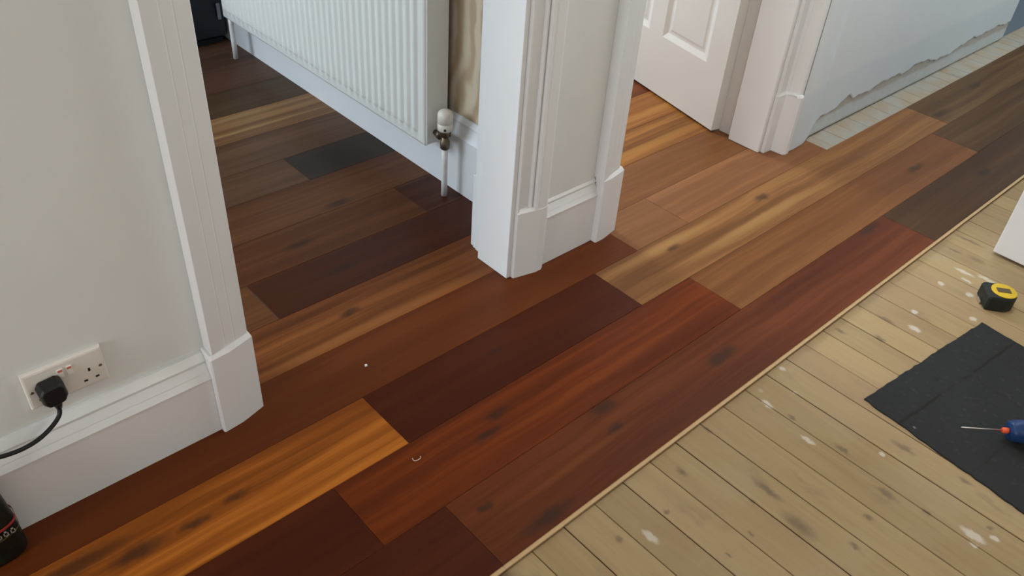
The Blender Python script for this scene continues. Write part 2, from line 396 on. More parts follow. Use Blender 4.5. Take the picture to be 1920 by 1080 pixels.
# old pine boards, running away from the hall's length
bw = 0.09625
bm = bmesh.new(); hw = bw / 2 - 0.0011; c_ = 0.0016
prof = [(-hw, -.0355), (hw, -.0355), (hw, -.015 - c_), (hw - c_, -.015), (-hw + c_, -.015), (-hw, -.015 - c_)]
prism(bm, prof, lambda p, e: (p[0], (1.50 if e else -1.5), p[1]))
board0 = None
for k in range(-53, 57):
    x = 0.905 + bw * k + bw / 2
    if board0 is None:
        board0 = obj('floorboard', bm, PINE, floor); o = board0
    else:
        o = board0.copy(); C.objects.link(o); o.parent = floor
    o.location = (x + rnd.uniform(-.0005, .0005), 0, rnd.uniform(-.0009, .0004))
    o.rotation_euler = (0, rnd.uniform(-.004, .004), 0)

# engineered oak planks
RY = [.695, .887, 1.081, 1.272, 1.466, 1.657, 1.842, 2.035, 2.24, 2.42, 2.63, 2.83, 3.03, 3.22, 3.41, 3.60, 3.79, 3.98, 4.17, 4.36]
MID = (.114, .027, .0055); DARK = (.062, .0112, .0028); RED = (.128, .0235, .0030); BRN = (.125, .046, .016); LITE = (.225, .088, .035)
ORG = (.29, .082, .010); GLD = (.23, .088, .020); GREY = (.072, .040, .021); COAL = (.036, .024, .017); OLV = (.100, .055, .022)
def plank(x0, x1, row, col, figure=0.5, y1=None):
    y0 = RY[row]; y1 = RY[row + 1] if y1 is None else y1
    cx, cy = (x0 + x1) / 2, (y0 + y1) / 2; g = 0.0003; c = 0.0008
    bm = bmesh.new()
    X0, X1, Y0, Y1 = x0 + g - cx, x1 - g - cx, y0 + g - cy, y1 - g - cy
    v = []
    for (z, i) in ((-.0145, 0), (-.0016, 0), (-.0016, 0), (-c, 0), (0, c)):
        v.append([bm.verts.new(p) for p in ((X0 + i, Y0 + i, z), (X1 - i, Y0 + i, z), (X1 - i, Y1 - i, z), (X0 + i, Y1 - i, z))])
    for j in (0, 2, 3):
        for i in range(4):
            f = bm.faces.new((v[j][i], v[j][(i + 1) % 4], v[j + 1][(i + 1) % 4], v[j + 1][i])); f.material_index = 1 if j == 0 else 0
    for vi in zip(v[1], v[2]): bmesh.ops.weld_verts(bm, targetmap={vi[0]: vi[1]})
    bm.faces.new(v[4])
    if row == 0:   # the free tongue along the unfinished edge
        add_box(bm, X0, X1, Y0 - .0085, Y0 + .001, -.0092, -.0042, 1)
    bmesh.ops.recalc_face_normals(bm, faces=bm.faces[:])
    me = bpy.data.meshes.new('oak_plank'); bm.to_mesh(me); bm.free()
    me.materials.append(OAK); me.materials.append(TONGUE)
    o = bpy.data.objects.new('oak_plank', me); C.objects.link(o); o.parent = floor; o.location = (cx, cy, rnd.uniform(-.0003, .0))
    j = rnd.uniform(.94, 1.06); o.color = (col[0] * j, col[1] * j, col[2] * j, 1); o['figure'] = float(figure)
    return o
PL = [
 # row: list of (x0, x1, tone, figure)
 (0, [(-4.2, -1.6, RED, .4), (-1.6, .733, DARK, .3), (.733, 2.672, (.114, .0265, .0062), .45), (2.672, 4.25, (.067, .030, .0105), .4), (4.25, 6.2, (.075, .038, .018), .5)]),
 (1, [(-4.2, -1.6, BRN, .4), (-1.6, .573, DARK, .25), (.573, 1.835, RED, .55), (1.835, 3.45, (.168, .062, .019), .35), (3.45, 5.3, (.084, .041, .0150), .55), (5.3, 6.2, MID, .5)]),  # second last tone darkened for the light falling off along the hall
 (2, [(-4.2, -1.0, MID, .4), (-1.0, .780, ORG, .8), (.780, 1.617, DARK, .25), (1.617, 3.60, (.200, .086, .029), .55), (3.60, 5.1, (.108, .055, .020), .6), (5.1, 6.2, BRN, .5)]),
 (3, [(-4.2, -1.1, RED, .4), (-1.1, 1.815, MID, .22), (1.815, 2.077, (.21, .088, .035), .25), (2.077, 2.946, (.24, .100, .040), .35)]),  # last two tones lightened to paint in the haze of light by the doorway
 (4, [(-.4, 1.60, (.18, .056, .015), .65), (1.60, 3.4, (.20, .078, .027), .35)]),
 (5, [(-1.0, .772, BRN, .4), (.772, 1.60, (.062, .0165, .007), .3), (1.76, 3.1, GLD, .8)]),
 (6, [(-1.6, .3, MID, .4), (.3, 1.422, (.105, .034, .012), .4), (1.422, 1.60, (.055, .016, .008), .5), (1.76, 3.4, (.27, .10, .022), .7)]),
 (7, [(-1.2, 1.60, (.100, .036, .014), .5), (1.76, 2.6, GLD, .5), (2.6, 4.4, MID, .5)]),
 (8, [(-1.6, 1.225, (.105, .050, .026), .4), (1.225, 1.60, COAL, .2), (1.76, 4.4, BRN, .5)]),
 (9, [(-1.6, 1.60, (.105, .052, .028), .4), (1.76, 4.4, GLD, .5)]),
 (10, [(-1.6, 1.60, (.20, .098, .042), .8), (1.76, 4.4, BRN, .5)]),
 (11, [(-1.6, .5, OLV, .4), (.5, 1.60, GREY, .3)]),
 (12, [(-1.6, .9, GREY, .4), (.9, 1.60, (.09, .043, .026), .3)]),
 (13, [(-1.6, 1.60, (.088, .044, .028), .4)]),
 (14, [(-1.6, 1.2, GREY, .4), (1.2, 1.60, (.11, .052, .03), .4)]),
 (15, [(-1.6, 1.60, (.09, .045, .028), .4)]), (16, [(-1.6, 1.6, BRN, .4)]), (17, [(-1.6, 1.6, GREY, .4)]), (18, [(-1.6, 1.6, GREY, .4)]),
]
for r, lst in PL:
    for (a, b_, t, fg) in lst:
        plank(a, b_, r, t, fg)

# walls
def wall(name, x0, x1, y0, y1, z0, z1, m, label=None):
    return struct(obj(name, box(x0, x1, y0, y1, z0, z1), m), label)
wall('wall_left', -4.2, .58, WY0, WY1, 0, TOP, WALLP, 'cream painted hall wall on the left')
wall('wall_middle', 1.41, 1.835, WY0, WY1, 0, TOP, WALLP, 'cream painted strip of wall between the two doorways')
# over-door pieces
wall('wall_lintel', .58, 1.41, WY0, WY1, 2.05, TOP, WALLP)
wall('wall_lintel', 1.835, 2.73, WY0, WY1, 2.05, TOP, WALLP)
# right wall: painted skin with a ragged lower edge over bare plaster
bm = bmesh.new()
pts = [(2.787, 1.352), (2.83, 1.350), (2.90, 1.353), (3.0, 1.378), (3.2, 1.380), (4.89, 1.380), (4.89, WY1), (2.787, WY1)]
prism(bm, [(x, y + (0.0045 if y < 1.5 else 0)) for x, y in pts], lambda p, e: (p[0], p[1], TOP if e else 0.0))
# the wall foot reaches down to the boards where the planks stop
add_box(bm, 2.96, 4.88, 1.392, 1.5, -.013, .01)
wr = struct(obj('wall_right', bm, SCRATCH), 'grey white hall wall with its skirting taken off')
bm = bmesh.new()
def skin_y(x):
    for (xa, ya), (xb, yb) in zip(pts[:5], pts[1:6]):
        if xa <= x <= xb: return ya + (yb - ya) * (x - xa) / (xb - xa)
    return 1.38
xs = [2.787 + (4.89 - 2.787) * i / 150 for i in range(151)]
r2 = random.Random(3); ph = [r2.uniform(0, 6.28) for _ in range(6)]
def edge_z(x):
    if x < 2.93: return 0.0006
    e = .080 + .009 * math.sin(x * 5.3 + ph[0]) + .005 * math.sin(x * 17 + ph[1]) + .004 * math.sin(x * 41 + ph[2]) + .003 * math.sin(x * 90 + ph[3])
    for bx, wd, a in ((3.24, .035, .026), (3.86, .10, .022), (4.45, .12, .016)):
        e += a * math.exp(-((x - bx) / wd) ** 2)
    k = min(1, max(0, (x - 2.93) / .10)); return .0006 * (1 - k) + max(.05, e) * k
ring = []
for x in xs:
    z = edge_z(x); y = skin_y(x)
    ring.append([bm.verts.new(q) for q in ((x, y + .0040, z), (x, y + .0015, z + .001), (x, y, z + .007), (x, y, TOP), (x, y + .0040, TOP))])
for a, b_ in zip(ring, ring[1:]):
    for i in range(4): bm.faces.new((a[i], b_[i], b_[i + 1], a[i + 1]))
obj('paint_skin', bm, WALLR, wr)
# end of the right wall and what lies past it
wall('wall_return', 4.93, 6.4, 1.40, 1.54, -.014, TOP, paint('slate_blue_wall', (0.20, 0.25, 0.31), .7, .2), 'darker blue grey wall past the end of the bare wall')
# radiator room and second room
wall('wall_radiator', 1.602, 1.75, WY1, 4.6, 0, TOP, PAPER, 'beige patterned wall behind the radiator')
wall('wall_back', -1.8, 1.602, 4.5, 4.62, 0, TOP, WALLP)
wall('wall_window_side', -1.95, -1.8, WY1, 4.62, 0, TOP, WALLP)
wall('wall_second_room_back', 1.75, 4.6, 4.5, 4.62, 0, TOP, WALLP)
wall('wall_second_room_right', 4.4, 4.55, WY1, 4.5, 0, TOP, WALLP)
# hall: near side, ends
wall('wall_front', -4.2, 6.4, -1.82, -1.7, -.04, TOP, WALLP)
wall('wall_front_door_end', -4.32, -4.2, -1.7, 1.6, -.04, TOP, WALLP)
wall('wall_hall_end', 6.4, 6.5, -1.7, 1.6, -.04, TOP, WALLP)
struct(obj('ceiling', box(-4.3, 6.5, -1.8, 4.62, TOP, TOP + .08), CEIL))

# white jamb at the right edge of the picture
je = empty('trim_1', (2.78, .54, -.015)); struct(je, 'white painted jamb at the end of the wall on the far right')
obj('jamb_board', box(2.781, 2.806, .16, .545, -.006, TOP), GLOSS, je, bev=.004)
obj('jamb_core', box(2.8065, 5.2, .20, .535, -.0135, TOP), WALLP, je)

# ------------------------------------------------------------------ skirting boards
def skirting_prof(yf, yw, top=.226, low=.163):
    k = (top - low) / .063; q = lambda dy, dz: (yf + dy, low + dz * k)
    return [(yw, .0005), (yf, .0005), q(0, 0), q(-.0022, .0004), q(-.0022, .0025), q(.0055, .0185), q(.0045, .0195), q(.0135, .0385), q(.0145, .0440), q(.0118, .0452),
            q(.0125, .0470), q(.0205, .0585), q(.0235, .0630), (yw, top)]
bl = struct(obj('baseboard_left', extr_x(skirting_prof(1.388, WY0 - .0004), -4.2, .4675), GLOSS), 'tall white moulded skirting under the socket')
bmid = struct(obj('baseboard_middle', extr_x(skirting_prof(1.402, WY0 - .0004, .228, .168), 1.512, 1.737), GLOSS), 'short white moulded skirting between two plinth blocks')
# radiator wall skirting: front face at x = 1.58, runs along y
pf = skirting_prof(1.580, 1.6015, .272, .205)
bm = bmesh.new(); prism(bm, pf, lambda p, e: (p[0], 4.5 if e else 1.64, p[1]))
struct(obj('baseboard_radiator', bm, GLOSS), 'white skirting on the wall behind the radiator')

# ------------------------------------------------------------------ door trims
A_IN = [(0, .011), (.002, .0135), (.0075, .0135), (.009, .0095), (.043, .0095), (.0445, .0195), (.0485, .0205), (.052, .0160), (.0545, .0160), (.056, .0285),
        (.062, .0315), (.068, .0300), (.071, .0318), (.096, .0335), (.104, .029)]
A_LEFT = [(0, .014), (.003, .0185), (.034, .0255), (.0365, .0255), (.039, .0268), (.060, .0315), (.0625, .0316), (.065, .0330), (.0990, .0400), (.100, .0390)]
def arch(sx, xin, w_, z0, z1, wy, parent, hs=1.0, prof=A_IN, sgn=-1):
    """sx=+1: inner edge at xin, grows towards +x. sgn: -1 in front of the wall (towards the hall)"""
    k = w_ / prof[-1][0]
    P = [(xin + sx * u * k, wy + sgn * h * hs) for u, h in prof]
    P = [(xin, wy)] + P + [(xin + sx * w_, wy)]
    return obj('architrave', extr_z(P, z0, z1), GLOSS, parent)
def plinth(P, z1, parent, tp=.006):
    """P: plan outline; first two and last points on the wall; the top edge is splayed back a little"""
    bm = bmesh.new(); ymax = max(p[1] for p in P); yy = [p[1] for p in P]
    cx = sum(p[0] for p in P) / len(P)
    lv = []
    for z, s in ((0.0004, 0), (z1 - .009, 0), (z1, tp)):
        L = []
        for (x, y) in P:
            y2 = y + (s if abs(y - ymax) > 1e-4 and sg(P) > 0 else (-s if abs(y - min(yy)) > 1e-4 and sg(P) < 0 else 0))
            L.append(bm.verts.new((x + (s * .5 if x < cx else -s * .5), y2, z)))
        lv.append(L)
    k = len(P)
    for a, b_ in zip(lv, lv[1:]):
        for i in range(k): bm.faces.new((a[i], a[(i + 1) % k], b_[(i + 1) % k], b_[i]))
    bm.faces.new(lv[0][::-1]); bm.faces.new(lv[2])
    return obj('plinth_block', bm, GLOSS, parent)
def sg(P): return 1 if abs(P[0][1] - WY0) < .02 else -1
YW = WY0 - .0005
# left jamb of the first doorway
t = empty('trim_2', (.52, YW, 0)); struct(t, 'white moulded door surround with plinth block, left of the first doorway')
arch(-1, .574, .097, .228, 2.1, YW, t, 1.0, A_LEFT)
plinth([(.5785, YW), (.468, YW), (.468, 1.376), (.4715, 1.3735), (.515, 1.3775), (.530, 1.381), (.5785, 1.3945)], .233, t)
obj('lining', box(.556, .581, 1.433, WY1 + .002, .0004, 2.05), GLOSS, t, bev=.002)
# middle post
t = empty('trim_3', (1.45, YW, 0)); struct(t, 'white door surround and lining at the right side of the first doorway')
arch(1, 1.402, .104, .228, 2.1, YW, t)
plinth([(1.402, YW), (1.402, 1.4055), (1.404, 1.4035), (1.478, 1.3865), (1.500, 1.3865), (1.511, 1.3925), (1.512, YW)], .2335, t)
obj('lining', box(1.3855, 1.4015, 1.4150, 1.547, .0004, 2.05), GLOSS, t, bev=.002)
obj('door_rebate', box(1.412, 1.4225, 1.5475, 1.6005, .0004, 2.05), GLOSS, t, bev=.0015)
WR = WY1 + .0005
P = [(1.4235 + u * 1.0, WR + h * .62) for u, h in A_IN]
obj('architrave', extr_z([(1.4235, WR)] + P + [(1.5275, WR)], .252, 2.1), GLOSS, t)
bm = extr_z([(1.4165, WY1 + .0165), (1.4165, WY1 + .031), (1.425, WY1 + .036), (1.529, WY1 + .045), (1.529, WR), (1.423, WR), (1.423, WY1 + .0165)], .0004, .252)
obj('plinth_block', bm, GLOSS, t, bev=.002)
# left side of the second doorway
t = empty('trim_4', (1.78, YW, 0)); struct(t, 'white door surround with plinth block, left of the second doorway')
arch(-1, 1.829, .097, .228, 2.1, YW, t, .95, A_LEFT)
plinth([(1.843, YW), (1.737, YW), (1.737, 1.3855), (1.7405, 1.3825), (1.770, 1.3825), (1.792, 1.386), (1.843, 1.396)], .233, t)
obj('lining', box(1.820, 1.845, 1.433, WY1 + .002, .0004, 2.05), GLOSS, t, bev=.002)
# far side of the second doorway
t = empty('trim_5', (2.74, YW, 0)); struct(t, 'white door surround, lining and plinth at the far side of the second doorway')
wall('wall_doorway_side', 2.745, 2.7865, WY0, WY1, 0, TOP, WALLP)
F_ = [(0, .010), (.002, .0125), (.0055, .0125), (.007, .009), (.0455, .008), (.0465, .017), (.0495, .020), (.0515, .018), (.053, .034), (.056, .052), (.062, .061), (.072, .0645), (.080, .0655)]
P = [(2.708 + u, YW - h) for u, h in F_]
obj('architrave', extr_z([(2.708, YW)] + P + [(2.788, YW)], .2365, 2.1), GLOSS, t)
plinth([(2.7065, YW), (2.7065, 1.4055), (2.752, 1.4035), (2.757, 1.357), (2.768, 1.3475), (2.7885, 1.3475), (2.7885, YW)], .2415, t)
obj('lining', box(2.6895, 2.7165, 1.4205, 1.560, .0004, 2.05), GLOSS, t, bev=.003)
obj('door_rebate', box(2.7202, 2.7445, 1.5605, 1.6275, .0004, 2.05), GLOSS, t, bev=.002)

# ------------------------------------------------------------------ panel door into the second room
dd = Vector((.224, .975, 0)).normalized(); dn = Vector((-dd.y, dd.x, 0))      # dn points to the camera's side (-x)
H0 = Vector((2.676, 1.635, 0.009))
DM = Matrix(((dd.x, -dn.x, 0, H0.x), (dd.y, -dn.y, 0, H0.y), (0, 0, 1, H0.z), (0, 0, 0, 1)))   # local: x along the leaf, y through it, z up
dr = empty('door_1', (H0.x, H0.y, 0)); struct(dr, 'white four panel door standing open into the second room')
DW, DH, DT = .862, 1.97, .044
xs_ = [0, .106, .386, .476, .756, DW]; zs_ = [0, .243, .80, .99, 1.82, DH]
bm = bmesh.new()
def dv(x, y, z): return bm.verts.new(DM @ Vector((x, y, z)))
holes = {(1, 1), (3, 1), (1, 3), (3, 3)}
for side, y in ((0, 0.0), (1, DT)):
    g = [[dv(x, y, z) for z in zs_] for x in xs_]
    for i in range(5):
        for j in range(5):
            if (i, j) in holes and side == 0: continue
            bm.faces.new((g[i][j], g[i + 1][j], g[i + 1][j + 1], g[i][j + 1]))
    if side == 0: g0 = g
    else: g1 = g
for i in range(5):
    for j in (0, 5): bm.faces.new((g0[i][j], g0[i + 1][j], g1[i + 1][j], g1[i][j]))
for j in range(5):
    for i in (0, 5): bm.faces.new((g0[i][j], g0[i][j + 1], g1[i][j + 1], g1[i][j]))
obj('door_leaf', bm, DOORP, dr)
for (i, j) in sorted(holes):
    bm = bmesh.new(); x0, x1, z0, z1 = xs_[i], xs_[i + 1], zs_[j], zs_[j + 1]
    prev = None
    for ins, dep in ((0, 0), (.002, .0005), (.022, .0065), (.025, .0072), (.034, .0072), (.044, .0052)):
        ringv = [dv(x0 + ins, dep, z0 + ins), dv(x1 - ins, dep, z0 + ins), dv(x1 - ins, dep, z1 - ins), dv(x0 + ins, dep, z1 - ins)]
        if prev:
            for k in range(4): bm.faces.new((prev[k], prev[(k + 1) % 4], ringv[(k + 1) % 4], ringv[k]))
        prev = ringv
    bm.faces.new(prev)
    obj('door_panel', bm, DOORP, dr)
# hinge barrel and the dark gap by the frame
for z0 in (.205, 1.55):
    bm = bmesh.new(); lathe(bm, [(.0045, z0), (.0055, z0 + .003), (.0055, z0 + .012), (.003, z0 + .014)], Matrix.Translation((2.727, 1.628, 0)), 10)
    lathe(bm, [(.0045, z0 + .02), (.0045, z0 + .095)], Matrix.Translation((2.727, 1.628, 0)), 10)
    h = obj('hinge', bm, SCREW, dr)
obj('hinge_gap', box(2.7192, 2.7224, 1.6279, 1.6300, .375, 1.50), DARKGAP, dr)

# ================================================================== THINGS
# ------------------------------------------------------------------ radiator
ra = empty('radiator', (1.54, 2.6, .172)); tag(ra, 'white ribbed panel radiator on the beige papered wall', 'radiator')
RX, RYA, RYB, RZ0, RZ1 = 1.490, 1.948, 3.335, .172, .772
pitch = .0372; nfl = 36; y_first = 1.995
bm = bmesh.new()
ycs = [y_first + pitch * i for i in range(nfl)]
ys = [RYA, RYA + .004, RYA + .012]
for yc in ycs:
    ys += [yc - .0165, yc - .012, yc - .0075, yc - .003, yc + .003, yc + .0075, yc + .012]
ys = [y for y in ys if y < RYB - .02] + [RYB - .012, RYB - .004, RYB]
zs = [RZ0, RZ0 + .004, RZ0 + .012, RZ0 + .036, RZ0 + .041, RZ0 + .047, RZ0 + .056, RZ0 + .066, RZ0 + .12, .45, RZ1 - .12, RZ1 - .066, RZ1 - .056, RZ1 - .047, RZ1 - .041, RZ1 - .036, RZ1 - .004, RZ1]
def rib_h(y, z):
    d = min(abs(y - yc) for yc in ycs)
    p = max(0, 1 - (d / .0125) ** 2) if d < .0125 else 0
    e = min(z - RZ0, RZ1 - z); k = min(1, max(0, (e - .038) / .011)); k = math.sin(k * math.pi / 2)
    return .0105 * (p ** .7) * k
def edge_in(y, z):
    e = min(y - RYA, RYB - y, z - RZ0, RZ1 - z)
    return .010 if e < .001 else (.0025 if e < .006 else 0)
g = [[bm.verts.new((RX + edge_in(y, z) - rib_h(y, z), y, z)) for z in zs] for y in ys]
for a, b_ in zip(g, g[1:]):
    for j in range(len(zs) - 1):
        f = bm.faces.new((a[j], a[j + 1], b_[j + 1], b_[j])); f.smooth = True
obj('front_panel', bm, RADP, ra)
obj('side_cover', box(RX + .008, 1.582, RYA - .003, RYA + .0015, RZ0 + .004, RZ1 - .003), RADP, ra, bev=.002)
obj('side_cover', box(RX + .008, 1.582, RYB - .0015, RYB + .003, RZ0 + .004, RZ1 - .003), RADP, ra, bev=.002)
obj('rear_panel', box(1.568, 1.576, RYA + .01, RYB - .01, RZ0 + .006, RZ1 - .003), RADP, ra)
obj('top_grille', box(RX + .008, 1.582, RYA, RYB, RZ1 - .004, RZ1 - .001), RADP, ra)
bm = bmesh.new(); add_box(bm, RX + .012, 1.565, RYA + .03, RYB - .03, RZ0 + .03, RZ0 + .05)
obj('water_channel', bm, RADP, ra)
for y in (2.25, 2.98):
    obj('wall_bracket', box(1.577, 1.601, y, y + .03, .285, .72), RADP, ra)
# thermostatic valve, near end
VX, VY = 1.531, 1.893
bm = bmesh.new(); Mv = Matrix.Translation((VX, VY, 0))
lathe(bm, [(.020, .2425), (.0245, .246), (.0255, .268), (.0247, .2685), (.0247, .271), (.0255, .2715), (.0250, .297), (.0228, .306), (.016, .3115), (.006, .313)], Mv, 24)
vh = obj('valve_head', bm, PLASTIC_V, ra)
bm = bmesh.new(); lathe(bm, [(.0012, 0), (.004, .0005), (.004, .002), (.001, .0025)], Matrix.Translation((VX - .0165, VY - .0195, .255)) @ Matrix.Rotation(math.radians(90), 4, 'X') @ Matrix.Rotation(math.radians(-40), 4, 'Y'), 10)
obj('valve_mark', bm, SLOT, vh)
bm = bmesh.new()
lathe(bm, [(.0165, .222), (.0205, .225), (.0205, .2415), (.0205, .2421)], Mv, 6)
lathe(bm, [(.0125, .176), (.0158, .180), (.0158, .205), (.0118, .209), (.0118, .2225)], Mv, 12)
lathe(bm, [(.009, 0), (.009, .016), (.0155, .0165), (.0155, .032), (.010, .0325), (.010, .05)], Matrix.Translation((VX, VY + .004, .215)) @ Matrix.Rotation(math.radians(-90), 4, 'X'), 6)
obj('valve_body', bm, BRASS, ra)
bm = bmesh.new(); tube(bm, [(VX, VY, z) for z in (.0006, .06, .12, .178)], .0102, 14); obj('pipe', bm, PIPEP, ra)
# far end: the pipe goes straight up into the underside
bm = bmesh.new(); tube(bm, [(1.505, 3.296, z) for z in (.0006, .08, .15, .1735)], .0105, 12); obj('pipe', bm, PIPEP, ra)

# ------------------------------------------------------------------ dark cabinet in the far corner
cb = empty('cabinet', (1.2, 3.7, 0)); tag(cb, 'blue-black cabinet with a grey handle beyond the radiator', 'cabinet')
obj('body', box(.80, 1.578, 3.485, 3.95, .02, .82), NAVY, cb, bev=.025, seg=4)
obj('plinth', box(.83, 1.55, 3.50, 3.93, .0006, .0198), NAVY, cb)
for x0, x1 in ((.822, 1.178), (1.184, 1.56)):
    d = obj('door', box(x0, x1, 3.472, 3.4845, .035, .80), NAVY, cb, bev=.006)
    hx = 1.532 if x0 > 1 else x1 - .05
    bm = bmesh.new(); add_box(bm, hx - .007, hx + .007, 3.455, 3.462, .115, .185)
    add_box(bm, hx - .004, hx + .004, 3.461, 3.472, .120, .128); add_box(bm, hx - .004, hx + .004, 3.461, 3.472, .172, .180)
    obj('handle', bm, GREYH, d, bev=.0015)

# ------------------------------------------------------------------ double socket
sy = YW
so = empty('wall_socket', (.203, sy, .315)); tag(so, 'white double wall socket above the tall skirting', 'socket')
bm = bmesh.new()
sx0, sx1, sz0, sz1 = .1285, .2775, .265, .351
rg = []
for (y, i) in ((sy, .000), (sy - .006, .0), (sy - .0088, .0016), (sy - .0098, .005)):
    rg.append([bm.verts.new(q) for q in ((sx0 + i, y, sz0 + i), (sx1 - i, y, sz0 + i), (sx1 - i, y, sz1 - i), (sx0 + i, y, sz1 - i))])
for a, b_ in zip(rg, rg[1:]):
    for i in range(4): bm.faces.new((a[i], a[(i + 1) % 4], b_[(i + 1) % 4], b_[i]))
bm.faces.new(rg[0][::-1]); bm.faces.new(rg[-1])
obj('face_plate', bm, PLASTIC_W, so)
yf = sy - .0098
for xc in (.1955, .2125):
    s = obj('switch', box(xc - .0055, xc + .0055, yf - .0030, yf + .001, .315, .3365), PLASTIC_W, so, bev=.001)
    obj('red_marking', box(xc - .0042, xc + .0042, yf - .0036, yf - .0029, .3305, .3352), REDM, s)
for cx_ in (.2455, .161):
    obj('pin_hole', box(cx_ - .0022, cx_ + .0022, yf - .0004, yf + .004, .3025, .3105), SLOT, so)
    for dx in (-.0112, .0112):
        obj('pin_hole', box(cx_ + dx - .0036, cx_ + dx + .0036, yf - .0004, yf + .004, .2808, .2852), SLOT, so)
for xc in (.2675, .1385):
    bm = bmesh.new(); lathe(bm, [(.0034, 0), (.0034, .0008), (.002, .0012)], Matrix.Translation((xc, yf, .3065)) @ Matrix.Rotation(math.radians(90), 4, 'X'), 12)
    obj('screw', bm, SCREW, so)
# ------------------------------------------------------------------ plug with its cable
pl = empty('plug', (.161, yf, .315)); tag(pl, 'black three pin plug with cable in the left side of the socket', 'plug')
bm = bmesh.new(); pc = (.1690, .3035)
out = [(-.0245, .013), (-.017, .024), (.015, .026), (.0235, .018), (.0255, -.010), (.0185, -.0235), (.006, -.0275), (-.014, -.0275), (-.022, -.017)]
lv = []
for (y, s) in ((yf - .0006, .93), (yf - .004, 1.0), (yf - .020, 1.0), (yf - .028, .93), (yf - .033, .78)):
    lv.append([bm.verts.new((pc[0] + a * s, y, pc[1] + b_ * s)) for a, b_ in out])
for a, b_ in zip(lv, lv[1:]):
    for i in range(len(out)): bm.faces.new((a[i], a[(i + 1) % len(out)], b_[(i + 1) % len(out)], b_[i]))
bm.faces.new(lv[0][::-1]); bm.faces.new(lv[-1])
obj('plug_body', bm, BLACKP, pl, bev=.002)
bm = bmesh.new(); lathe(bm, [(.0085, 0), (.0078, .008), (.0058, .016)], Matrix.Translation((pc[0] + .002, yf - .018, pc[1] - .026)) @ Matrix.Rotation(math.radians(180), 4, 'X'), 12)
obj('cord_grip', bm, BLACKP, pl)
cp = [(.171, yf - .018, .275), (.1705, yf - .019, .262), (.165, yf - .024, .2480), (.146, yf - .032, .2365), (.118, yf - .042, .2300), (.088, yf - .046, .2275), (.058, yf - .046, .230),
      (.02, yf - .046, .239), (-.05, yf - .05, .247), (-.15, yf - .05, .247), (-.24, yf - .05, .20), (-.29, yf - .055, .10), (-.33, yf - .07, .0035), (-.45, yf - .10, .0035)]
bm = bmesh.new(); tube(bm, spline(cp, 7), .0046, 8); obj('cable', bm, BLACKP, pl)

# ------------------------------------------------------------------ dark bottle at the lower left
bo = empty('bottle', (-.045, 1.352, 0)); tag(bo, 'dark green-black bottle with a red and white label band against the skirting', 'bottle')
def sq(hx, hy, z, k=40, n_=3.2, tilt=0.0):
    P = []
    for i in range(k):
        a = 2 * math.pi * i / k; c_, s_ = math.cos(a), math.sin(a)
        x = hx * math.copysign(abs(c_) ** (2 / n_), c_); y = hy * math.copysign(abs(s_) ** (2 / n_), s_)
        P.append((-.045 + x, 1.352 + y, z + tilt * x))
    return P
def loft(levels, closed=True):
    bm = bmesh.new(); L = [[bm.verts.new(p) for p in lv] for lv in levels]
    k = len(L[0])
    for a, b_ in zip(L, L[1:]):
        for i in range(k):
            f = bm.faces.new((a[i], a[(i + 1) % k], b_[(i + 1) % k], b_[i])); f.smooth = True
    if closed: bm.faces.new(L[0][::-1]); bm.faces.new(L[-1])
    return bm
obj('bottle_body', loft([sq(.066, .028, .0006), sq(.072, .031, .006), sq(.0745, .0325, .016), sq(.072, .0325, .10), sq(.067, .032, .155), sq(.060, .030, .178),
                         sq(.036, .026, .194, n_=2.4), sq(.019, .019, .201, n_=2), sq(.019, .019, .208, n_=2)]), BOTTLE, bo)
def band(z0, z1, m, nm, gap=.0008, tilt=.10):
    a = (.0738, .0338)
    lv = [sq(a[0], a[1], z0, tilt=tilt), sq(a[0] + gap, a[1] + gap, z0, tilt=tilt), sq(a[0] + gap, a[1] + gap, z1, tilt=tilt), sq(a[0], a[1], z1, tilt=tilt)]
    bm = bmesh.new(); L = [[bm.verts.new(p) for p in q] for q in lv]; k = len(L[0])
    for A_, B_ in zip(L, L[1:] + L[:1]):
        for i in range(k): bm.faces.new((A_[i], A_[(i + 1) % k], B_[(i + 1) % k], B_[i]))
    return obj(nm, bm, m, bo)
band(.0895, .0955, LBLRED, 'red_band')
band(.0665, .0695, LBLOLIVE, 'olive_band')
# the lettering on the label is too blurred to read: five pale rounded strokes
bm = bmesh.new()
for q in range(5):
    xc = -.036 + q * .0125; zc = .0805 + .10 * (xc + .045)
    for (a0, a1, z0, z1) in ((-.0045, -.0022, -.0065, .0065), (.0022, .0045, -.0065, .0065), (-.0045, .0045, .0042, .0065), (-.0045, .0045, -.0065, -.0042)):
        add_box(bm, xc + a0, xc + a1, 1.3165, 1.3192, zc + z0, zc + z1)
obj('pale_lettering', bm, LBLGREY, bo)
bm = bmesh.new(); lathe(bm, [(.0225, .2085), (.0225, .224), (.019, .227)], Matrix.Translation((-.045, 1.352, 0)), 24); obj('cap', bm, BLACKP, bo)

